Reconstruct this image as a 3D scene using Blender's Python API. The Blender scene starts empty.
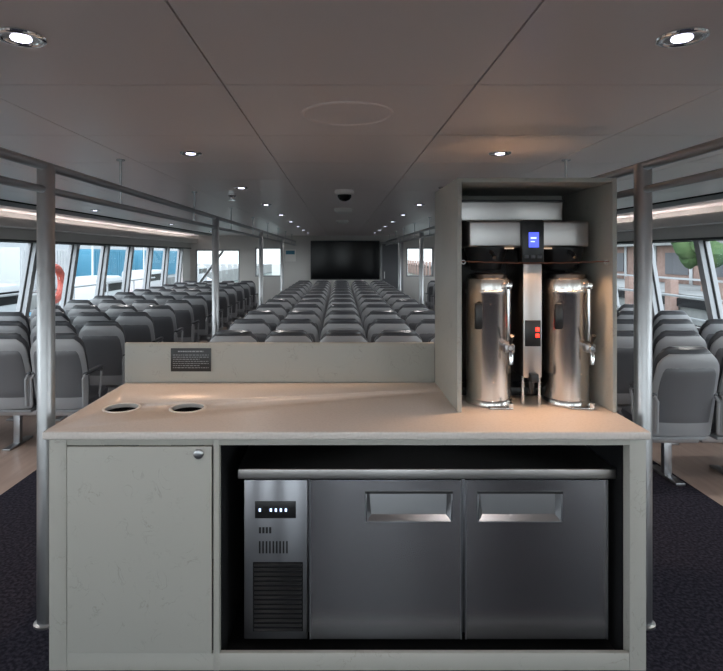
import bpy, bmesh, math, random
from mathutils import Vector, Matrix
random.seed(4)
scene = bpy.context.scene

# ------------------------------------------------------------------ materials
def mat(name, col, rough=0.5, metal=0.0, noise=None, bump=None, emit=None, aniso=0.0, coat=0.0, spec=0.5, arot=0.0):
    m = bpy.data.materials.new(name); m.use_nodes = True
    nt = m.node_tree; b = nt.nodes['Principled BSDF']
    b.inputs['Base Color'].default_value = (*col, 1)
    b.inputs['Roughness'].default_value = rough
    b.inputs['Metallic'].default_value = metal
    b.inputs['Anisotropic'].default_value = aniso
    b.inputs['Anisotropic Rotation'].default_value = arot
    b.inputs['Coat Weight'].default_value = coat
    b.inputs['Specular IOR Level'].default_value = spec
    if emit:
        b.inputs['Emission Color'].default_value = (*emit[0], 1)
        b.inputs['Emission Strength'].default_value = emit[1]
    tc = nt.nodes.new('ShaderNodeTexCoord')
    if noise:
        scale, col2, lo, hi = noise[:4]
        mp = nt.nodes.new('ShaderNodeMapping')
        if len(noise) > 4: mp.inputs['Scale'].default_value = noise[4]
        n = nt.nodes.new('ShaderNodeTexNoise'); n.inputs['Scale'].default_value = scale
        n.inputs['Detail'].default_value = 6
        if len(noise) > 5: n.inputs['Distortion'].default_value = noise[5]
        r = nt.nodes.new('ShaderNodeValToRGB')
        r.color_ramp.elements[0].position = lo; r.color_ramp.elements[1].position = hi
        r.color_ramp.elements[0].color = (*col, 1); r.color_ramp.elements[1].color = (*col2, 1)
        nt.links.new(tc.outputs['Object'], mp.inputs['Vector'])
        nt.links.new(mp.outputs['Vector'], n.inputs['Vector'])
        nt.links.new(n.outputs['Fac'], r.inputs['Fac'])
        nt.links.new(r.outputs['Color'], b.inputs['Base Color'])
    if bump:
        scale, strength, sc = bump
        mp = nt.nodes.new('ShaderNodeMapping'); mp.inputs['Scale'].default_value = sc
        n = nt.nodes.new('ShaderNodeTexNoise'); n.inputs['Scale'].default_value = scale
        bp = nt.nodes.new('ShaderNodeBump'); bp.inputs['Strength'].default_value = strength
        bp.inputs['Distance'].default_value = 0.002
        nt.links.new(tc.outputs['Object'], mp.inputs['Vector'])
        nt.links.new(mp.outputs['Vector'], n.inputs['Vector'])
        nt.links.new(n.outputs['Fac'], bp.inputs['Height'])
        nt.links.new(bp.outputs['Normal'], b.inputs['Normal'])
    return m

def veined(name, base, vein, rough):
    m = bpy.data.materials.new(name); m.use_nodes = True
    nt = m.node_tree; b = nt.nodes['Principled BSDF']
    b.inputs['Roughness'].default_value = rough
    tc = nt.nodes.new('ShaderNodeTexCoord')
    n = nt.nodes.new('ShaderNodeTexNoise'); n.inputs['Scale'].default_value = 10; n.inputs['Detail'].default_value = 5; n.inputs['Distortion'].default_value = 1.6
    s = nt.nodes.new('ShaderNodeMath'); s.operation = 'SUBTRACT'; s.inputs[1].default_value = 0.5
    a = nt.nodes.new('ShaderNodeMath'); a.operation = 'ABSOLUTE'
    r = nt.nodes.new('ShaderNodeValToRGB')
    r.color_ramp.elements[0].position = 0.0; r.color_ramp.elements[0].color = (*vein, 1)
    r.color_ramp.elements[1].position = 0.016; r.color_ramp.elements[1].color = (*base, 1)
    n2 = nt.nodes.new('ShaderNodeTexNoise'); n2.inputs['Scale'].default_value = 11
    r2 = nt.nodes.new('ShaderNodeValToRGB'); r2.color_ramp.elements[0].position = 0.50; r2.color_ramp.elements[1].position = 0.66
    mx = nt.nodes.new('ShaderNodeMixRGB'); mx.inputs['Color1'].default_value = (*base, 1)
    nt.links.new(tc.outputs['Object'], n.inputs['Vector']); nt.links.new(tc.outputs['Object'], n2.inputs['Vector'])
    nt.links.new(n.outputs['Fac'], s.inputs[0]); nt.links.new(s.outputs[0], a.inputs[0]); nt.links.new(a.outputs[0], r.inputs['Fac'])
    nt.links.new(n2.outputs['Fac'], r2.inputs['Fac']); nt.links.new(r2.outputs['Color'], mx.inputs['Fac'])
    nt.links.new(r.outputs['Color'], mx.inputs['Color2']); nt.links.new(mx.outputs['Color'], b.inputs['Base Color'])
    return m

M = {}
M['ceil'] = mat('ceiling_panel', (0.82, 0.725, 0.70), 0.34)
M['seam'] = mat('ceiling_seam', (0.05, 0.045, 0.045), 0.7)
M['wall'] = mat('wall_laminate', (0.58, 0.56, 0.54), 0.45)
M['walldark'] = mat('wall_dark_laminate', (0.10, 0.10, 0.11), 0.5)
M['frame'] = mat('window_frame', (0.32, 0.32, 0.33), 0.4)
M['blackgasket'] = mat('black_gasket', (0.02, 0.02, 0.02), 0.5)
M['carpet'] = mat('navy_carpet', (0.014, 0.013, 0.020), 0.95, noise=(60, (0.052, 0.048, 0.066), 0.4, 0.75), bump=(220, 0.6, (1, 1, 1)), spec=0.1)
M['vinyl'] = mat('wood_vinyl', (0.40, 0.30, 0.25), 0.3, noise=(3, (0.32, 0.235, 0.195), 0.35, 0.7, (6, 0.6, 1)))
M['stone'] = veined('veined_laminate', (0.395, 0.385, 0.35), (0.30, 0.29, 0.255), 0.42)
M['top'] = mat('solid_surface_top', (0.65, 0.60, 0.565), 0.33, noise=(90, (0.59, 0.545, 0.51), 0.45, 0.7))
M['steel'] = mat('brushed_steel', (0.40, 0.39, 0.41), 0.22, 1.0, bump=(40, 0.03, (0.1, 0.1, 14)), aniso=0.9, arot=0.25)
M['steelhead'] = mat('brushed_steel_satin', (0.50, 0.48, 0.47), 0.34, 1.0, bump=(40, 0.05, (0.1, 0.1, 14)), aniso=0.5, arot=0.25)
M['scoop'] = mat('handle_scoop_steel', (0.30, 0.30, 0.31), 0.28, 1.0)
M['steeldark'] = mat('brushed_steel_dark', (0.28, 0.28, 0.30), 0.30, 1.0, aniso=0.8, arot=0.25)
M['polish'] = mat('polished_steel', (0.60, 0.58, 0.56), 0.24, 1.0)
M['chrome'] = mat('chrome', (0.8, 0.8, 0.8), 0.06, 1.0)
M['tube'] = mat('satin_tube', (0.42, 0.42, 0.43), 0.36, 1.0)
M['black'] = mat('black_plastic', (0.012, 0.012, 0.013), 0.35)
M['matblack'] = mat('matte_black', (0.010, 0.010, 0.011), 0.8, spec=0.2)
M['screen'] = mat('tv_glass', (0.004, 0.004, 0.005), 0.12, spec=0.12)
M['seat'] = mat('seat_leather', (0.055, 0.057, 0.065), 0.30, bump=(60, 0.3, (1, 1, 1)))
M['seatback'] = mat('seat_back_panel', (0.13, 0.132, 0.142), 0.38)
M['shell'] = mat('seat_shell', (0.32, 0.325, 0.34), 0.30)
M['white'] = mat('white_plastic', (0.75, 0.73, 0.70), 0.35)
M['blue_disp'] = mat('blue_display', (0.02, 0.03, 0.2), 0.3, emit=((0.10, 0.14, 1.0), 1.4))
M['led_blue'] = mat('led_blue', (0.5, 0.6, 1), 0.3, emit=((0.5, 0.65, 1.0), 2.0))
M['led_red'] = mat('led_red', (1, 0.05, 0.02), 0.3, emit=((1.0, 0.02, 0.01), 5))
M['lamp'] = mat('lamp_lens', (1, 1, 1), 0.3, emit=((0.76, 0.76, 1.0), 7))
M['lampwarm'] = mat('work_light_lens', (1, 0.8, 0.5), 0.3, emit=((1.0, 0.7, 0.5), 0.4))
M['fill_lens'] = mat('added_fill_lens', (1, 0.97, 0.95), 0.3, emit=((1.0, 0.97, 0.95), 0.8))  # glowing strip for the added ceiling fill
M['cord'] = mat('orange_cord', (0.16, 0.055, 0.03), 0.6)
M['blue_paint'] = mat('blue_paint', (0.05, 0.19, 0.28), 0.6)
M['white_paint'] = mat('white_paint', (0.40, 0.41, 0.42), 0.5)
M['brick'] = mat('brick_paint', (0.22, 0.14, 0.115), 0.8, noise=(3, (0.28, 0.19, 0.16), 0.3, 0.7))
M['orange'] = mat('life_ring_orange', (0.50, 0.10, 0.07), 0.5)
M['yellow'] = mat('yellow_paint', (0.50, 0.36, 0.06), 0.5)
M['concrete'] = mat('concrete', (0.24, 0.24, 0.23), 0.8, noise=(1.5, (0.17, 0.17, 0.17), 0.3, 0.7))
M['deck'] = mat('deck_paint', (0.40, 0.40, 0.39), 0.7)
M['water'] = mat('harbour_water', (0.06, 0.10, 0.085), 0.2, bump=(2, 0.8, (1, 1, 1)))
M['leaf'] = mat('foliage', (0.03, 0.065, 0.02), 0.9, noise=(1.2, (0.07, 0.11, 0.04), 0.3, 0.7))

g = bpy.data.materials.new('window_glass'); g.use_nodes = True
nt = g.node_tree; nt.nodes.clear()
o = nt.nodes.new('ShaderNodeOutputMaterial'); mx = nt.nodes.new('ShaderNodeMixShader'); mx.inputs[0].default_value = 0.05
tr = nt.nodes.new('ShaderNodeBsdfTransparent'); tr.inputs[0].default_value = (0.82, 0.88, 0.87, 1)
gl = nt.nodes.new('ShaderNodeBsdfGlossy'); gl.inputs['Roughness'].default_value = 0.02
nt.links.new(tr.outputs[0], mx.inputs[1]); nt.links.new(gl.outputs[0], mx.inputs[2]); nt.links.new(mx.outputs[0], o.inputs[0])
M['glass'] = g

# ------------------------------------------------------------------ mesh builder
class B:
    def __init__(s): s.v = []; s.f = []; s.m = []; s.mats = []
    def mi(s, k):
        if k not in s.mats: s.mats.append(k)
        return s.mats.index(k)
    def add(s, vs, fs, k):
        o = len(s.v); i = s.mi(k)
        s.v += [tuple(p) for p in vs]
        for f in fs: s.f.append([o + a for a in f]); s.m.append(i)
    def box(s, x0, x1, y0, y1, z0, z1, k, bev=0.0, seg=2, rot=None):
        bm = bmesh.new(); bmesh.ops.create_cube(bm, size=1)
        for v in bm.verts:
            v.co = Vector(((x0 + x1) / 2 + v.co.x * (x1 - x0), (y0 + y1) / 2 + v.co.y * (y1 - y0), (z0 + z1) / 2 + v.co.z * (z1 - z0)))
        if bev: bmesh.ops.bevel(bm, geom=bm.edges[:], offset=bev, segments=seg, affect='EDGES', profile=0.5)
        if rot:
            c = Vector(((x0 + x1) / 2, (y0 + y1) / 2, (z0 + z1) / 2))
            for v in bm.verts: v.co = rot @ (v.co - c) + c
        bm.verts.index_update()
        s.add([v.co.copy() for v in bm.verts], [[v.index for v in f.verts] for f in bm.faces], k); bm.free()
    def loft(s, rings, k, cap=True):
        n = len(rings[0]); vs = [p for r in rings for p in r]; fs = []
        for i in range(len(rings) - 1):
            for j in range(n):
                a = i * n + j; b = i * n + (j + 1) % n
                fs.append([a, b, b + n, a + n])
        if cap:
            fs.append(list(range(n))[::-1]); fs.append([(len(rings) - 1) * n + j for j in range(n)])
        s.add(vs, fs, k)
    def lathe(s, cx, cy, prof, k, n=32):
        rings = [[(cx + r * math.cos(2 * math.pi * j / n), cy + r * math.sin(2 * math.pi * j / n), z) for j in range(n)] for r, z in prof]
        s.loft(rings, k)
    def tube(s, pts, r, k, n=12, cap=True):
        pts = [Vector(p) for p in pts]; rings = []
        up = None
        for i, p in enumerate(pts):
            d = (pts[min(i + 1, len(pts) - 1)] - pts[max(i - 1, 0)]).normalized()
            if up is None:
                up = Vector((0, 0, 1)) if abs(d.z) < 0.9 else Vector((1, 0, 0))
            a = d.cross(up).normalized(); b = a.cross(d).normalized(); up = b
            rr = r[i] if isinstance(r, (list, tuple)) else r
            rings.append([p + rr * (math.cos(2 * math.pi * j / n) * a + math.sin(2 * math.pi * j / n) * b) for j in range(n)])
        s.loft(rings, k, cap)
    def torus(s, c, R, r, k, axis='Z', n=36, m=10, sz=1.0):
        vs = []; fs = []
        for i in range(n):
            t = 2 * math.pi * i / n
            for j in range(m):
                p = 2 * math.pi * j / m
                q = ((R + r * math.cos(p)) * math.cos(t), (R + r * math.cos(p)) * math.sin(t), r * sz * math.sin(p))
                if axis == 'Y': q = (q[0], q[2], q[1])
                if axis == 'X': q = (q[2], q[0], q[1])
                vs.append((c[0] + q[0], c[1] + q[1], c[2] + q[2]))
                fs.append([i * m + j, ((i + 1) % n) * m + j, ((i + 1) % n) * m + (j + 1) % m, i * m + (j + 1) % m])
        s.add(vs, fs, k)
    def mesh(s, name):
        me = bpy.data.meshes.new(name); me.from_pydata(s.v, [], s.f)
        for k in s.mats: me.materials.append(M[k])
        me.polygons.foreach_set('material_index', s.m)
        me.polygons.foreach_set('use_smooth', [True] * len(s.f))
        bm = bmesh.new(); bm.from_mesh(me); bmesh.ops.recalc_face_normals(bm, faces=bm.faces); bm.to_mesh(me); bm.free()
        me.set_sharp_from_angle(angle=math.radians(32)); me.update()
        return me
    def obj(s, name, loc=(0, 0, 0), parent=None):
        ob = bpy.data.objects.new(name, s.mesh(name)); ob.location = loc
        scene.collection.objects.link(ob)
        if parent: ob.parent = parent
        return ob

def empty(name, loc=(0, 0, 0)):
    e = bpy.data.objects.new(name, None); e.location = loc; e.empty_display_size = 0.1
    scene.collection.objects.link(e); return e

EYE = 1.64; CZ = 2.21; XW = 4.4; Y0 = -3.6; Y1 = 16.5

# ------------------------------------------------------------------ room shell
b = B()
b.box(-XW, -2.32, Y0, Y1, -0.1, 0, 'vinyl'); b.box(-2.32, 2.5, Y0, Y1, -0.1, 0, 'carpet'); b.box(2.5, XW, Y0, Y1, -0.1, 0, 'vinyl')
b.obj('floor')
b = B()
xs = [-XW] + [-0.39 + 0.846 * i for i in range(-4, 6)] + [XW]
ys = [Y0] + [1.88 + 0.79 * i for i in range(-6, 19)] + [Y1]
g_ = 0.003
for i in range(len(xs) - 1):
    for j in range(len(ys) - 1):
        b.box(xs[i] + g_, xs[i + 1] - g_, ys[j] + g_, ys[j + 1] - g_, CZ, CZ + 0.012, 'ceil')
b.box(-XW, XW, Y0, Y1, CZ + 0.012, CZ + 0.1, 'seam')
b.obj('ceiling')

SILL = 0.75; HEAD = 1.82; LEAN = 0.16
pil = [8.0 + 1.25 * k for k in range(-9, 7)]
for side, sx in (('left', -1), ('right', 1)):
    b = B()
    xa, xb = sorted((sx * XW, sx * (XW + 0.12)))
    b.box(xa, xb, Y0, Y1, -0.1, SILL, 'wall'); b.box(xa, xb, Y0, Y1, HEAD, CZ + 0.1, 'wall')
    b.box(xa, xb, Y0, pil[0] - 0.2, SILL, HEAD, 'wall'); b.box(xa, xb, pil[-1] + 0.2, Y1, SILL, HEAD, 'wall')
    for p in pil:
        w = 0.05
        vs = []
        for x in (xa - (0.02 if sx > 0 else 0), xb + (0.02 if sx < 0 else 0)):
            vs += [(x, p - LEAN - w, SILL), (x, p - LEAN + w, SILL), (x, p + LEAN + w, HEAD), (x, p + LEAN - w, HEAD)]
        b.add(vs, [[0, 1, 2, 3], [7, 6, 5, 4], [0, 4, 5, 1], [1, 5, 6, 2], [2, 6, 7, 3], [3, 7, 4, 0]], 'frame')
    b.obj('wall_' + side)
    b = B()
    xi = sx * XW; xj = sx * (XW - 0.03); x0, x1 = sorted((xi, xj))
    b.box(x0, x1, Y0, Y1, SILL - 0.04, SILL, 'frame'); b.box(x0, x1, Y0, Y1, HEAD, HEAD + 0.03, 'blackgasket')
    b.obj('trim_1' if sx < 0 else 'trim_2')
    b = B(); x0, x1 = sorted((sx * XW, sx * (XW - 0.015)))
    b.box(x0, x1, Y0, Y1, 0, 0.1, 'walldark'); b.obj('baseboard_' + side)
wn = 1
for sx in (-1, 1):
    for a, c in zip(pil[:-1], pil[1:]):
        b = B(); w = 0.055; x = sx * (XW + 0.07)
        P = [(a - LEAN + w, SILL), (c - LEAN - w, SILL), (c + LEAN - w, HEAD), (a + LEAN + w, HEAD)]
        b.add([(x, p[0], p[1]) for p in P] , [[0, 1, 2, 3]], 'glass')
        pts = [(sx * (XW + 0.05), p[0], p[1]) for p in P]
        for i in range(4): b.tube([pts[i], pts[(i + 1) % 4]], 0.014, 'blackgasket', 6)
        b.obj('window_%d' % wn); wn += 1

# forward wall with window openings
def wall_openings(name, y, yt, ops, k='wall'):
    b = B(); edges = sorted(set([-XW, XW] + [o[0] for o in ops] + [o[1] for o in ops]))
    for a, c in zip(edges[:-1], edges[1:]):
        op = [o for o in ops if abs(o[0] - a) < 1e-6]
        if op:
            b.box(a, c, y, y + yt, -0.1, op[0][2], k); b.box(a, c, y, y + yt, op[0][3], CZ + 0.1, k)
        else: b.box(a, c, y, y + yt, -0.1, CZ + 0.1, k)
    return b.obj(name)
fops = [(-4.25, -2.95, 0.75, 1.80), (-2.5, -1.72, 1.0, 1.86), (1.95, 2.75, 1.0, 1.86), (3.0, 4.25, 0.75, 1.80)]
wall_openings('wall_front', Y1, 0.12, fops)
rops = [(-3.9, -2.8, 0.5, 2.12), (-2.2, -1.0, 0.5, 2.12), (-0.3, 1.1, 0.02, 2.12), (1.5, 2.1, 0.5, 2.12), (3.1, 4.1, 0.5, 2.12)]
wall_openings('wall_back', Y0 - 0.12, 0.12, rops)
for (yy, ops) in ((Y1 + 0.05, fops), (Y0 - 0.05, rops)):
    for o_ in ops:
        b = B(); a, c, lo, hi = o_
        b.add([(a, yy, lo), (c, yy, lo), (c, yy, hi), (a, yy, hi)], [[0, 1, 2, 3]], 'glass')
        for (x0, x1, z0, z1) in ((a, c, lo, lo + .04), (a, c, hi - .04, hi), (a, a + .04, lo, hi), (c - .04, c, lo, hi)):
            b.box(x0, x1, yy - 0.03, yy + 0.03, z0, z1, 'frame')
        if lo == 0.75: b.tube([(a + 0.1, yy, lo + .04), (c - 0.5, yy, hi - .04)], 0.035, 'frame', 8)
        if lo < 0.1: b.box((a + c) / 2 - .04, (a + c) / 2 + .04, yy - .03, yy + .03, lo, hi, 'frame')
        b.obj('window_%d' % wn if lo > 0.1 else 'door_1'); wn += 1
# door on front wall
b = B()
b.box(1.18, 1.24, Y1 - 0.04, Y1 - .001, 0.001, 2.0, 'frame'); b.box(1.80, 1.86, Y1 - 0.04, Y1 - .001, 0.001, 2.0, 'frame'); b.box(1.18, 1.86, Y1 - 0.04, Y1 - .001, 1.96, 2.02, 'frame')
b.box(1.24, 1.80, Y1 - 0.03, Y1 - .001, 0.001, 1.96, 'walldark'); b.tube([(1.30, Y1 - .07, .95), (1.30, Y1 - .07, 1.15)], .012, 'tube', 8)
b.obj('door_2')

# linear ceiling grilles over side seating
for sx in (-1, 1):
    b = B()
    x0, x1 = sorted((sx * 3.45, sx * 3.75))
    b.box(x0, x1, 1.0, Y1 - 0.5, CZ - 0.012, CZ, 'matblack')
    for i in range(6):
        x = x0 + 0.03 + i * 0.048
        b.box(x - 0.006, x + 0.006, 1.0, Y1 - 0.5, CZ - 0.022, CZ - 0.01, 'frame')
    b.obj('ceiling_air_grille')
    # added ledge, no known fitting here, throwing fill light up on the ceiling
    b = B(); x0, x1 = sorted((sx * (XW - 0.22), sx * XW))
    b.box(x0, x1, Y0, Y1, 2.00, 2.02, 'wall', 0.004)
    xe0, xe1 = sorted((sx * (XW - 0.22), sx * (XW - 0.21))); b.box(xe0, xe1, Y0, Y1, 2.02, 2.12, 'wall', 0.002)
    b.box(min(sx * (XW - .19), sx * (XW - .15)), max(sx * (XW - .19), sx * (XW - .15)), Y0 + .2, Y1 - .2, 2.021, 2.035, 'fill_lens')
    cv = b.obj('added_fill_ledge')
    for i in range(4):
        L = bpy.data.lights.new('added_fill_lamp', 'AREA'); L.shape = 'RECTANGLE'; L.size = 0.04; L.size_y = 4.8; L.energy = 11; L.color = (1.0, 0.97, 0.96)  # added fill lamps that brighten the ceiling from the sides
        lo = bpy.data.objects.new('added_fill_lamp', L); lo.location = (sx * (XW - 0.17), Y0 + 2.6 + i * 4.95, 2.04)
        lo.rotation_euler = (math.radians(180), math.radians(-sx * 35), 0); scene.collection.objects.link(lo); lo.parent = cv

# ------------------------------------------------------------------ downlights
def downlight(x, y, energy, col=(0.93, 0.94, 1.0), spot=True):
    b = B()
    b.torus((x, y, CZ - 0.004), 0.052, 0.010, 'chrome', sz=0.7)
    b.lathe(x, y, [(0.045, CZ - 0.001), (0.045, CZ - 0.006)], 'polish')
    b.lathe(x, y, [(0.026, CZ - 0.006), (0.024, CZ - 0.010)], 'lamp', 20)
    ob = b.obj('recessed_downlight')
    if spot:
        L = bpy.data.lights.new('downlight_lamp', 'SPOT'); L.energy = energy; L.color = col
        L.spot_size = math.radians(140); L.spot_blend = 0.9; L.shadow_soft_size = 0.04
        lo = bpy.data.objects.new('downlight_lamp', L); lo.location = (x, y, CZ - 0.02); scene.collection.objects.link(lo); lo.parent = ob
for y in [-1.7, -0.1, 1.5, 3.12, 4.72, 6.3, 7.9, 9.5, 11.1, 12.7, 14.3]:
    for x in (-0.83, 0.89):
        warm = (1.0, 0.64, 0.40)
        if y < 1: e, c = 34, (1.0, 0.96, 0.97)
        elif y < 2: e, c = 18, (1.0, 0.91, 0.86)
        elif y < 4: e, c = 34, warm
        else: e, c = 34, (1, 0.96, 0.93)
        downlight(x, 1.46 if y == 1.5 else y, e, c)
for y in [3.9, 7.1, 10.3, 13.5]:
    for x in (-3.1, 3.1): downlight(x, y, 48, (1, 0.97, 0.94))

# ceiling speaker / air diffuser
b = B(); cx, cy = 0.03, 2.26
b.lathe(cx, cy, [(0.185, CZ), (0.185, CZ - 0.005), (0.176, CZ - 0.008), (0.170, CZ - 0.004), (0.15, CZ - 0.005), (0.02, CZ - 0.005)], 'ceil', 48)
b.obj('ceiling_speaker')
b = B()
b.lathe(0.04, 4.95, [(0.085, CZ), (0.085, CZ - 0.03), (0.07, CZ - 0.04)], 'white')
b.lathe(0.04, 4.95, [(0.062, CZ - 0.038), (0.06, CZ - 0.06), (0.045, CZ - 0.082), (0.02, CZ - 0.094), (0.003, CZ - 0.096)], 'screen')
b.obj('security_camera_dome')
b = B()
b.lathe(0.04, 6.9, [(0.11, CZ), (0.11, CZ - 0.02), (0.10, CZ - 0.04), (0.06, CZ - 0.06)], 'white')
b.obj('smoke_detector')
b = B()
b.lathe(0.04, 9.3, [(0.10, CZ), (0.10, CZ - 0.02), (0.06, CZ - 0.05)], 'white')
b.obj('smoke_detector')
b = B()
b.lathe(-1.0, 5.2, [(0.04, CZ), (0.04, CZ - 0.02), (0.02, CZ - 0.04), (0.02, CZ - 0.06), (0.03, CZ - 0.065)], 'chrome', 16)
b.obj('fire_sprinkler')

# ------------------------------------------------------------------ poles and hand rails
for sx, px in ((-1, -1.31), (1, 1.35)):
    for y in (-0.9, 2.5, 5.9, 9.3, 12.7):
        b = B()
        b.lathe(px, y, [(0.050, 0.0), (0.050, 0.008), (0.037, 0.012), (0.037, 2.03), (0.030, 2.045)], 'tube', 24)
        b.obj('grab_pole')
    b = B()
    b.tube([(px, -0.9, 2.035), (px, Y1, 2.035)], 0.021, 'tube', 12)
    b.tube([(px + sx * 0.0, -0.9, 1.93), (px, Y1, 1.93)], 0.017, 'tube', 12)
    y = -0.05
    while y < Y1:
        b.tube([(px, y, 1.93), (px, y, 2.035), (px, y, CZ)], 0.008, 'tube', 8)
        b.lathe(px, y, [(0.025, CZ), (0.025, CZ - 0.008)], 'tube', 16)
        y += 1.7
    b.obj('overhead_handrail')

# ------------------------------------------------------------------ passenger seats
def ring(w, t, z, yc, wrap=0.0, n=24):
    out = []
    for j in range(n):
        a = 2 * math.pi * j / n; ca, sa = math.cos(a), math.sin(a)
        x = w * math.copysign(abs(ca) ** 0.55, ca); y = t * math.copysign(abs(sa) ** 0.7, sa)
        out.append((x, yc + y + wrap * (x / 0.22) ** 2, z))
    return out
def seat_mesh():
    b = B()
    def curve(z):
        v = (z - 0.36) / 0.62
        y = -(z - 0.42) * 0.24 + 0.03 * math.sin(min(1, max(0, v)) * math.pi * 0.9)
        if v > 0.75: y += 0.03 * (v - 0.75) / 0.25
        return y
    def back(w0, t0, z0, z1, yoff, k, wrap, rt=0.30):
        R = []; n = 16
        for i in range(n + 1):
            v = i / n; z = z0 + (z1 - z0) * v
            w = w0 * (0.93 + 0.07 * math.sin(v * math.pi)) 
            top = max(0.0, (v - 0.80) / 0.20)
            w *= (1 - rt * top ** 2.6) ; t = t0 * math.sqrt(max(0.02, 1 - top ** 3))
            if v < 0.08: t *= 0.5 + v / 0.16
            R.append(ring(w, t, z, yoff + curve(z), wrap))
        b.loft(R, k)
    back(0.229, 0.022, 0.36, 0.955, -0.030, 'shell', 0.03)
    back(0.196, 0.014, 0.46, 0.87, -0.045, 'seatback', 0.03, 0.12)
    back(0.218, 0.036, 0.42, 0.985, 0.020, 'seat', 0.028)
    # seat cushion & pan
    R = []
    for (y, w, zt, zb) in ((0.0, 0.20, 0.43, 0.36), (0.06, 0.215, 0.455, 0.34), (0.22, 0.218, 0.45, 0.335), (0.38, 0.215, 0.465, 0.345), (0.45, 0.20, 0.45, 0.37), (0.465, 0.18, 0.43, 0.39)):
        rr = []
        for j in range(16):
            a = 2 * math.pi * j / 16; ca, sa = math.cos(a), math.sin(a)
            rr.append((w * math.copysign(abs(ca) ** 0.5, ca), y, (zt + zb) / 2 + (zt - zb) / 2 * math.copysign(abs(sa) ** 0.6, sa)))
        R.append(rr)
    b.loft(R, 'seat')
    # padded headrest pillow in front, rising over the shell
    R = []
    for z, w, t in ((0.80, .13, .012), (0.83, .165, .030), (0.88, .18, .038), (0.94, .175, .036), (0.985, .15, .028), (1.0, .12, .012)):
        R.append(ring(w, t, z, 0.030 + curve(z), 0.028))
    b.loft(R, 'seat')
    b.box(-0.20, 0.20, 0.02, 0.42, 0.315, 0.345, 'shell', 0.01)
    # armrests
    for sx in (-1, 1):
        x = sx * 0.212
        b.tube([(x, -0.07, 0.40), (x, -0.08, 0.62), (x, -0.05, 0.645), (x, 0.25, 0.645), (x, 0.28, 0.62), (x, 0.22, 0.34)], 0.011, 'shell', 8)
        b.box(x - 0.021, x + 0.021, -0.05, 0.27, 0.645, 0.675, 'seat', 0.010)
    # beam and legs
    b.box(-0.226, 0.226, 0.15, 0.21, 0.255, 0.315, 'tube', 0.006)
    b.box(-0.03, 0.03, 0.155, 0.205, 0.015, 0.26, 'tube', 0.008)
    b.box(-0.035, 0.035, 0.0, 0.36, 0.0, 0.02, 'tube', 0.006)
    return b.mesh('passenger_seat')
SM = seat_mesh()
def seat(x, y):
    ob = bpy.data.objects.new('passenger_seat', SM); ob.location = (x, y, 0)
    scene.collection.objects.link(ob)
for r in range(12):
    y = 4.85 + 0.85 * r
    for i in range(5):
        if y < 14.6: seat(0.03 + (i - 2) * 0.468, y)
    for i in range(4):
        if y < 15: seat(-2.32 - i * 0.47, y - 0.17)
for r in range(14):
    y = 3.98 + 0.85 * r
    for i in range(4):
        if y < 15: seat(2.42 + i * 0.47, y)

# ------------------------------------------------------------------ television
b = B()
b.box(-0.86, 1.16, Y1 - 0.10, Y1 - 0.04, 0.92, 2.06, 'black', 0.01)
b.box(-0.835, 1.135, Y1 - 0.105, Y1 - 0.098, 0.95, 2.035, 'screen')
b.box(-0.2, 0.5, Y1 - 0.05, Y1 - 0.001, 1.3, 1.7, 'black')
b.obj('wall_mounted_television')
b = B()
b.box(-1.62, -1.3, Y1 - 0.02, Y1 - 0.001, 1.45, 1.8, 'white', 0.004); b.box(-1.59, -1.33, Y1 - 0.024, Y1 - .018, 1.66, 1.77, 'blue_paint')
b.obj('safety_notice')

# ------------------------------------------------------------------ service counter
XL, XR = -1.17, 1.222; YF = 2.2; YB = 3.05; TOP = 0.946
ctr = empty('service_counter', (0, 2.6, 0))
def child(bb, name):
    ob = bb.obj(name, (0, -2.6, 0)); ob.parent = ctr; return ob
b = B()
b.box(XL, XR, YF, YB + 0.02, TOP - 0.032, TOP, 'top', 0.007, 3)
slab = child(b, 'countertop')
cb = B()
for cx in (-0.99, -0.69):
    cb.lathe(cx, 2.545, [(0.074, TOP - 0.2), (0.074, TOP + 0.2)], 'matblack', 48)
cut = cb.obj('cutter', (0, -2.6, 0)); cut.parent = ctr
mod = slab.modifiers.new('holes', 'BOOLEAN'); mod.object = cut; mod.operation = 'DIFFERENCE'; mod.solver = 'EXACT'
bpy.context.view_layer.update()
dg = bpy.context.evaluated_depsgraph_get()
me = bpy.data.meshes.new_from_object(slab.evaluated_get(dg)); slab.modifiers.clear(); slab.data = me
bpy.data.objects.remove(cut, do_unlink=True)
b = B()
for cx in (-0.99, -0.69):
    n = 48
    b.torus((cx, 2.545, TOP + 0.001), 0.077, 0.006, 'white', sz=0.5, n=48)
    rings = [[(cx + r * math.cos(2 * math.pi * j / n), 2.545 + r * math.sin(2 * math.pi * j / n), z) for j in range(n)] for r, z in ((0.0735, TOP), (0.0735, TOP - 0.018))]
    b.loft(rings, 'white', cap=False)
    rings = [[(cx + r * math.cos(2 * math.pi * j / n), 2.545 + r * math.sin(2 * math.pi * j / n), z) for j in range(n)] for r, z in ((0.0730, TOP - 0.016), (0.0730, TOP - 0.25))]
    b.loft(rings, 'matblack', cap=False)
child(b, 'waste_chute_rings')
b = B()
b.box(XL + 0.022, -1.078, YF + 0.012, YB, 0.0, TOP - 0.032, 'stone', 0.003)      # left stile/side
b.box(-0.500, -0.476, YF + 0.012, YB, 0.0, TOP - 0.032, 'stone', 0.003)          # divider
b.box(1.142, XR - 0.014, YF + 0.012, YB, 0.0, TOP - 0.032, 'stone', 0.003)       # right stile/side
b.box(-1.078, 1.142, YB - 0.02, YB, 0.0, TOP - 0.032, 'stone')
b.box(-1.078, 1.142, YF + 0.014, YF + 0.03, TOP - 0.056, TOP - 0.032, 'stone')  # top rail
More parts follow.
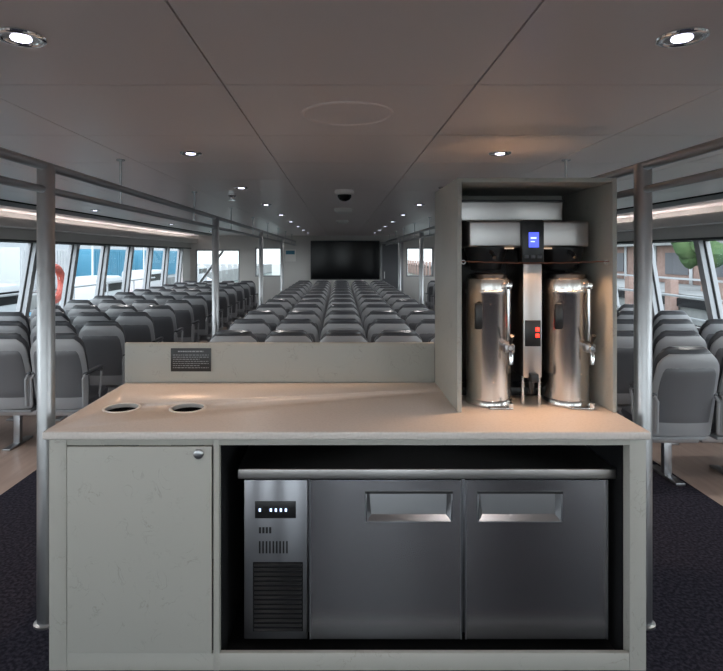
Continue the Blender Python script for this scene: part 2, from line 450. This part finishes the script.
b.box(-1.078, 1.142, YF + 0.014, YF + 0.034, 0.0, 0.068, 'stone', 0.002)           # plinth
child(b, 'carcass')
b = B()
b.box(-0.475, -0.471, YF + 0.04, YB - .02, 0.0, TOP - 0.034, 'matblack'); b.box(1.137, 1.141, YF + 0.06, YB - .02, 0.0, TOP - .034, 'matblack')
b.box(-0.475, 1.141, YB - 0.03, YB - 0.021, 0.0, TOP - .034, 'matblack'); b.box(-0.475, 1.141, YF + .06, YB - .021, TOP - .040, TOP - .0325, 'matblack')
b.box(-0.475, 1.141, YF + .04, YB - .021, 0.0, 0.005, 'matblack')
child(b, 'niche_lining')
b = B()
b.box(-1.073, -0.505, YF + 0.004, YF + 0.022, 0.074, TOP - 0.060, 'stone', 0.002)
child(b, 'cupboard_door')
b = B()
zz = EYE - (454 - 255) / 255
bb = [[(-0.555 + r * math.cos(2 * math.pi * j / 24), yy, zz + r * math.sin(2 * math.pi * j / 24)) for j in range(24)] for r, yy in ((0.019, YF + 0.004), (0.019, YF - 0.004), (0.015, YF - 0.007), (0.006, YF - 0.008))]
b.loft(bb, 'tube'); child(b, 'door_lock')
b = B()
b.box(XL, 0.514, YB - 0.002, YB + 0.02, TOP, 1.162, 'stone', 0.003); child(b, 'splashback')

# notice plate on splashback
b = B()
px0, px1, pz0, pz1 = -0.918, -0.700, 1.008, 1.134
b.box(px0, px1, YB - 0.007, YB - 0.0025, pz0, pz1, 'black', 0.001)
def rowtext(x0, x1, z, h):
    x = x0
    while x < x1:
        w = random.uniform(0.006, 0.018)
        b.box(x, min(x + w, x1), YB - 0.0076, YB - 0.0066, z, z + h, 'shell'); x += w + 0.004
rowtext(px0 + 0.04, px1 - 0.04, pz1 - 0.020, 0.006)
for i in range(7): rowtext(px0 + 0.012, px1 - 0.012 - (0.05 if i % 3 == 2 else 0), pz1 - 0.038 - i * 0.0115, 0.0028)
b.obj('notice_plaque')

# ------------------------------------------------------------------ coffee cabinet hutch
b = B(); CT = 1.98; TT = TOP + 0.001
b.box(0.516, 0.536, 2.47, YB, TT, CT, 'stone', 0.002); b.box(1.2, 1.22, 2.47, YB, TT, CT, 'stone', 0.002)
b.box(0.536, 1.2, 2.47, YB, CT - 0.02, CT, 'stone', 0.002); b.box(0.536, 1.2, YB - 0.015, YB, TT, CT - .02, 'stone')
b.obj('coffee_station_hutch')
b = B()
pts = []
for i in range(25):
    t = i / 24; pts.append((0.5375 + t * 0.661, 2.50, 1.612 - 0.008 * math.sin(math.pi * t) + 0.001 * math.sin(i * 2.6)))
b.tube(pts, 0.003, 'cord', 6)
for x in (0.550, 1.186): b.torus((x, 2.5, 1.608), 0.008, 0.0025, 'tube', 'Y', 16, 6)
b.obj('retaining_cord')

# ------------------------------------------------------------------ coffee brewer
cof = empty('twin_coffee_brewer', (0.88, 2.7, TT))
def cch(bb, n):
    ob = bb.obj(n, (-0.88, -2.7, -TT)); ob.parent = cof
b = B()
b.box(0.60, 1.165, 2.62, 3.0, 1.675, 1.80, 'steelhead', 0.012, 3); cch(b, 'brew_head')
b = B()
b.box(0.565, 1.075, 2.70, 3.0, 1.802, 1.905, 'steelhead', 0.008, 3); b.box(0.56, 1.08, 2.69, 3.0, 1.893, 1.905, 'black', 0.003); cch(b, 'water_tank')
b = B()
b.box(0.62, 1.15, 2.86, 3.0, 0.99, 1.675, 'black', 0.006)
b.box(0.60, 1.17, 2.76, 3.0, TT, 0.99, 'black', 0.006)
cch(b, 'brewer_column')
b = B()
b.box(0.842, 0.945, 2.592, 2.66, 1.60, 1.802, 'black', 0.008); b.box(0.872, 0.918, 2.588, 2.594, 1.675, 1.745, 'blue_disp', 0.001)
for i in range(3): b.box(0.852 + .03 * i, 0.872 + .03 * i, 2.588, 2.593, 1.625, 1.64, 'walldark', 0.002)
b.box(0.880, 0.905, 2.585, 2.589, 1.715, 1.722, 'led_blue'); b.box(0.880, 0.898, 2.585, 2.589, 1.70, 1.704, 'led_blue')
cch(b, 'control_panel')
b = B()
b.box(0.842, 0.930, 2.58, 2.86, 1.075, 1.60, 'steelhead', 0.006)
b.box(0.850, 0.922, 2.574, 2.582, 1.22, 1.34, 'black', 0.003)
b.lathe(0.886, 2.60, [(0.006, 1.0), (0.012, 1.0), (0.015, 1.03), (0.017, 1.08)], 'black', 16)
b.box(0.868, 0.904, 2.545, 2.60, 1.06, 1.10, 'black', 0.006)
for z in (1.29, 1.262): b.box(0.898, 0.914, 2.570, 2.576, z, z + 0.016, 'led_red', 0.002)
for x in (0.848, 0.924): b.box(x - .005, x + .005, 2.60, 2.62, TT, 1.08, 'polish')
cch(b, 'hot_water_tower')
b = B()
for x in (0.70, 1.065):
    b.lathe(x, 2.70, [(0.055, 1.565), (0.07, 1.57), (0.098, 1.66), (0.100, 1.675)], 'black', 32)
    b.tube([(x, 2.61, 1.655), (x, 2.565, 1.645), (x, 2.545, 1.63)], [0.012, 0.010, 0.008], 'black', 10)
cch(b, 'brew_baskets')
# work lights under the brew head
b = B()
for x in (0.785, 0.985): b.box(x - .03, x + .03, 2.63, 2.65, 1.668, 1.674, 'lampwarm')
cch(b, 'work_lights')
L = bpy.data.lights.new('work_lamp', 'AREA'); L.shape = 'RECTANGLE'; L.size = 0.5; L.size_y = 0.02; L.energy = 2.6; L.color = (1.0, 0.58, 0.32); L.spread = math.radians(120)
lo = bpy.data.objects.new('work_lamp', L); lo.location = (0.0, -0.165, 1.60 - TT); lo.rotation_euler = (math.radians(-12), 0, 0); scene.collection.objects.link(lo); lo.parent = cof
for x, s in ((0.70, 1), (1.065, 1)):
    b = B(); cy = 2.645
    b.lathe(x, cy, [(0.095, TT), (0.107, TOP + .003), (0.107, TOP + .022), (0.102, TOP + .03)], 'polish', 40)
    b.lathe(x, cy, [(0.102, TOP + .028), (0.1025, TOP + .04), (0.1025, 1.455), (0.1055, 1.46), (0.1055, 1.475), (0.102, 1.48), (0.102, 1.51), (0.097, 1.53), (0.07, 1.54)], 'polish', 48)
    b.lathe(x, cy, [(0.085, 1.528), (0.085, 1.55), (0.06, 1.556)], 'black', 32)
    # side handle
    b.box(x - .085, x - .050, cy - .094, cy - .070, 1.30, 1.42, 'black', 0.008)
    # sight gauge and faucet
    fx = x + 0.065
    b.tube([(fx, cy - .098, 1.25), (fx, cy - .098, 1.50)], 0.008, 'chrome', 12)
    b.box(fx - .013, fx + .013, cy - .115, cy - .075, 1.485, 1.515, 'chrome', 0.005)
    b.box(fx - .026, fx + .020, cy - .130, cy - .075, 1.200, 1.240, 'tube', 0.008)
    b.tube([(fx, cy - .125, 1.21), (fx, cy - .135, 1.19), (fx, cy - .135, 1.15)], 0.010, 'chrome', 12)
    b.tube([(fx, cy - .125, 1.24), (fx, cy - .14, 1.265), (fx, cy - .15, 1.28)], [0.006, 0.008, 0.010], 'black', 10)
    b.torus((fx, cy - .134, 1.222), 0.012, 0.003, 'chrome', 'Y', 16, 6)
    # drip tray foot
    b.box(x - .03, x + .075, cy - .135, cy - .09, TT, TOP + .01, 'polish', 0.004)
    b.tube([(fx, cy - .128, TOP + .01), (fx, cy - .128, TOP + .03)], 0.012, 'chrome', 12)
    b.obj('coffee_dispenser')

# ------------------------------------------------------------------ undercounter refrigerator
fr = empty('undercounter_refrigerator', (0.36, 2.6, 0.0))
def fch(bb, n):
    ob = bb.obj(n, (-0.36, -2.6, 0)); ob.parent = fr
FY = 2.315; ppm = 561 / FY
fxx = lambda p: (p - 340) / ppm
fz = lambda p: EYE - (p - 255) / ppm
b = B(); b.box(fxx(243), fxx(610), FY + .04, 2.98, 0.055, fz(479), 'steeldark', 0.003); fch(b, 'cabinet_body')
b = B(); b.box(fxx(238), fxx(615), FY - .015, 3.0, fz(478), fz(467.5), 'steelhead', 0.006, 3); fch(b, 'worktop')
def door(x0, x1, hx0, hx1, name):
    b = B(); z0 = 0.055; z1 = fz(480); hz1 = fz(493); hz0 = fz(521); y0 = FY; y1 = FY + .035
    # one front skin with a rectangular hole for the recessed pull, plus sides
    b.add([(x0, y0, z0), (x1, y0, z0), (x1, y0, z1), (x0, y0, z1), (hx0, y0, hz0), (hx1, y0, hz0), (hx1, y0, hz1), (hx0, y0, hz1),
           (x0, y1, z0), (x1, y1, z0), (x1, y1, z1), (x0, y1, z1)],
          [[0, 1, 5, 4], [1, 2, 6, 5], [2, 3, 7, 6], [3, 0, 4, 7], [0, 8, 9, 1], [1, 9, 10, 2], [2, 10, 11, 3], [3, 11, 8, 0]], 'steel')
    # scoop: slopes in toward the top
    b.add([(hx0, y0, hz1), (hx1, y0, hz1), (hx1 - .012, y0 + .028, hz1 - .012), (hx0 + .012, y0 + .028, hz1 - .012), (hx0, y0, hz0), (hx1, y0, hz0),
           (hx1 - .018, y0 + .018, hz0 + .020), (hx0 + .018, y0 + .018, hz0 + .020)],
          [[3, 2, 6, 7], [7, 6, 5, 4], [0, 1, 2, 3], [0, 3, 7, 4], [1, 5, 6, 2]], 'scoop')
    b.box(hx0 - .008, hx1 + .008, y0 - .004, y0 + .001, hz1 - .002, hz1 + .008, 'black', 0.001)
    b.box(hx0 - .006, hx0, y0 - .003, y0 + .001, hz0, hz1, 'steeldark', 0.001); b.box(hx1, hx1 + .006, y0 - .003, y0 + .001, hz0, hz1, 'steeldark', 0.001)
    b.box(hx0 - .004, hx1 + .004, y0 - .003, y0 + .001, hz0 - .004, hz0, 'steeldark', 0.001)
    # edge lips
    b.box(x0, x0 + .006, y0 - .002, y0, z0, z1, 'steeldark'); b.box(x1 - .006, x1, y0 - .002, y0, z0, z1, 'steeldark')
    fch(b, name)
door(fxx(309.5), fxx(462), fxx(367), fxx(451), 'door_a')
door(fxx(465), fxx(608), fxx(479), fxx(561), 'door_b')
b = B()
b.box(fxx(244), fxx(307.5), FY, FY + .035, 0.055, fz(480), 'steeldark', 0.003)
b.box(fxx(255), fxx(296), FY - .004, FY + .002, fz(518), fz(501), 'black', 0.002)
for i, px in enumerate((259, 270, 275, 280, 285)):
    b.box(fxx(px), fxx(px + 2.0), FY - .006, FY - .003, fz(511), fz(508), 'led_blue')
for i in range(9): b.box(fxx(259 + 3.4 * i), fxx(260.6 + 3.4 * i), FY - .003, FY + .002, fz(553), fz(541), 'black')
for i in range(4): b.box(fxx(259 + 3.4 * i), fxx(261.2 + 3.4 * i), FY - .003, FY + .002, fz(533), fz(527), 'black')
b.box(fxx(253), fxx(303), FY - .003, FY + .001, fz(631), fz(562), 'matblack', 0.001)
for i in range(15):
    z = fz(629) + i * (fz(564) - fz(629)) / 14
    b.box(fxx(254.5), fxx(301.5), FY - .010, FY - .002, z - .0035, z + .0035, 'black', 0.001, rot=Matrix.Rotation(0.5, 3, 'X'))
fch(b, 'control_compartment')
b = B()
for x in (fxx(262), fxx(430), fxx(590)):
    for y in (FY + .1, 2.9): b.lathe(x, y, [(0.03, 0.006), (0.03, 0.02), (0.015, 0.022), (0.015, 0.058)], 'black', 16)
fch(b, 'feet')

# ------------------------------------------------------------------ exterior
b = B(); b.box(-220, 220, -160, 260, -2.6, -2.52, 'water'); b.obj('harbour_water')
for sx in (-1, 1):
    b = B(); x0, x1 = sorted((sx * (XW + .12), sx * 5.6)); b.box(x0, x1, Y0 - 1, Y1 + 1, -0.3, -0.12, 'deck')
    b.obj('side_deck')
    b = B(); x = sx * 5.45
    for z in (0.35, 0.65, 0.98): b.tube([(x, Y0, z), (x, Y1, z)], 0.02, 'white_paint', 8)
    y = Y0
    while y <= Y1: b.tube([(x, y, -0.12), (x, y, 0.98)], 0.022, 'white_paint', 8); y += 1.675
    b.obj('deck_railing')
b = B(); b.box(-5.6, 5.6, Y0 - 7, Y0 - 1.01, -0.3, -0.12, 'deck'); b.box(-XW, XW, Y0 - 1.0, Y0 - .13, -0.3, -0.12, 'deck'); b.obj('aft_deck')
b = B(); b.torus((-5.36, 10.5, 1.1), 0.31, 0.075, 'orange', 'X')
for a in range(4):
    t = a * math.pi / 2 + .4
    b.torus((-5.36, 10.5 + .31 * math.cos(t), 1.1 + .31 * math.sin(t)), 0.078, 0.006, 'white', 'X', 16, 6)
b.obj('life_ring')
b = B(); b.box(-60, -17, 5, 140, -2.5, -0.6, 'concrete'); b.obj('harbour_quay')
b = B(); b.box(17, 70, -20, 140, -2.5, -0.3, 'concrete')
b.box(16.8, 17.0, -20, 140, -0.9, -0.5, 'matblack')
for i in range(40): b.box(16.5, 16.9, -20 + 4 * i, -19.5 + 4 * i, -2.5, 0.4, 'brick')
b.obj('harbour_quay')
def container(x, y, z, l, k, name='shipping_container'):
    b = B(); b.box(x, x + 2.6, y, y + l, z, z + 2.7, k)
    n = int(l / 0.4)
    for i in range(n):
        b.box(x + 2.6, x + 2.66, y + 0.1 + i * 0.4, y + 0.3 + i * 0.4, z + .15, z + 2.55, k)
        b.box(x - .06, x, y + 0.1 + i * 0.4, y + 0.3 + i * 0.4, z + .15, z + 2.55, k)
    b.obj(name)
container(-22, 44, -0.59, 9, 'blue_paint'); container(-22, 34, -0.59, 7, 'white_paint'); container(-22, 55, -0.59, 12, 'blue_paint')
b = B(); b.box(-34, -25, 16, 90, -0.59, 3.2, 'white_paint')
for i in range(17): b.box(-25, -24.95, 18.5 + i * 4, 20.5 + i * 4, 0.6, 2.0, 'walldark')
b.obj('dockside_shed')
# yellow mobile dock crane on the left quay
b = B(); cx_, cy_ = -19.5, 26
b.box(cx_ - 1, cx_ + 1, cy_ - 1.6, cy_ + 1.6, -0.2, 0.6, 'yellow', .08); b.box(cx_ - .7, cx_ + .7, cy_ - .8, cy_ + .4, .6, 1.9, 'yellow', .08); b.box(cx_ - .72, cx_ + .72, cy_ - .6, cy_ + .2, 1.1, 1.7, 'screen')
b.tube([(cx_, cy_ + .6, .9), (cx_ + .6, cy_ + 5, 5.2)], .14, 'yellow', 8)
for sx in (-.9, .9):
    for dy in (-1.1, 1.1): b.tube([(cx_ + sx - .15, cy_ + dy, -.2), (cx_ + sx + .15, cy_ + dy, -.2)], .38, 'black', 16)
b.obj('mobile_crane')
def boat(x, y, l, k):
    b = B(); R = []
    for t, w, zt in ((0, .75, .0), (.3, 1, .05), (.6, .95, .15), (.85, .55, .35), (1, .04, .55)):
        R.append([(x + 1.5 * w * sx_, y + l * t, z) for sx_, z in ((-1, -1.2 + zt), (-.75, -2.3), (.75, -2.3), (1, -1.2 + zt))])
    b.loft(R, k); b.box(x - .9, x + .9, y + l * .2, y + l * .6, -1.2, .6, 'white_paint', .2); b.box(x - .92, x + .92, y + l * .24, y + l * .57, -.1, .35, 'screen')
    b.tube([(x, y + l * .4, .6), (x, y + l * .4, 3.2)], .05, 'white_paint', 6)
    b.obj('moored_boat')
boat(-12, 24, 8, 'white_paint'); boat(-13.5, 35, 9, 'orange'); boat(-12.5, 17, 6, 'blue_paint'); boat(-14, 50, 9, 'white_paint')
b = B(); b.box(23, 40, 14, 95, -0.29, 2.3, 'brick')
for i in range(18): b.box(22.94, 23, 16 + i * 4.2, 18.6 + i * 4.2, 0.3, 1.8, 'walldark'); b.box(22.90, 22.95, 15.5 + i * 4.2, 15.8 + i * 4.2, -0.29, 2.3, 'white_paint')
b.box(22.2, 41, 13.5, 96, 2.3, 2.55, 'concrete'); b.box(22.6, 22.75, 14, 95, 0.0, 0.12, 'white_paint'); b.obj('brick_warehouse')
for i, (x, y) in enumerate(((20, 17), (19.5, 30), (19.5, 44), (20, 62))):
    b = B(); b.tube([(x, y, -.29), (x, y, 2.0)], [.18, .12], 'brick', 8)
    for j in range(9):
        bm = bmesh.new(); bmesh.ops.create_icosphere(bm, subdivisions=2, radius=random.uniform(.5, .8))
        o_ = Vector((x + random.uniform(-.8, .8), y + random.uniform(-.8, .8), 1.8 + random.uniform(-.5, 1.0)))
        b.add([v.co * random.uniform(.88, 1.12) + o_ for v in bm.verts], [[v.index for v in f.verts] for f in bm.faces], 'leaf'); bm.free()
    b.obj('quayside_tree')

# ------------------------------------------------------------------ world: overcast sky, brighter aft (sun side)
w = bpy.data.worlds.new('World'); scene.world = w; w.use_nodes = True
nt = w.node_tree; bg = nt.nodes['Background']
tc = nt.nodes.new('ShaderNodeTexCoord'); sp = nt.nodes.new('ShaderNodeSeparateXYZ'); r = nt.nodes.new('ShaderNodeValToRGB')
r.color_ramp.elements[0].position = 0.0; r.color_ramp.elements[0].color = (0.84, 0.87, 0.91, 1)
r.color_ramp.elements[1].position = 0.6; r.color_ramp.elements[1].color = (0.68, 0.74, 0.85, 1)
nt.links.new(tc.outputs['Generated'], sp.inputs[0]); nt.links.new(sp.outputs['Z'], r.inputs['Fac']); nt.links.new(r.outputs[0], bg.inputs['Color'])
mr = nt.nodes.new('ShaderNodeMapRange'); mr.inputs['From Min'].default_value = 0.5; mr.inputs['From Max'].default_value = -0.6
mr.inputs['To Min'].default_value = 2.4; mr.inputs['To Max'].default_value = 8.0
nt.links.new(sp.outputs['Y'], mr.inputs['Value']); nt.links.new(mr.outputs[0], bg.inputs['Strength'])

scene.view_settings.view_transform = 'Standard'
scene.view_settings.exposure = 0.0

# ------------------------------------------------------------------ camera
cam = bpy.data.cameras.new('camera'); co = bpy.data.objects.new('camera', cam); scene.collection.objects.link(co)
co.location = (0, 0, EYE); co.rotation_euler = (math.radians(90), 0, 0)
cam.sensor_width = 36; cam.sensor_fit = 'HORIZONTAL'; cam.lens = 561 / 723 * 36
cam.shift_x = (361.5 - 340) / 723; cam.shift_y = -(335.5 - 255) / 723
cam.clip_start = 0.05; cam.clip_end = 600
scene.camera = co
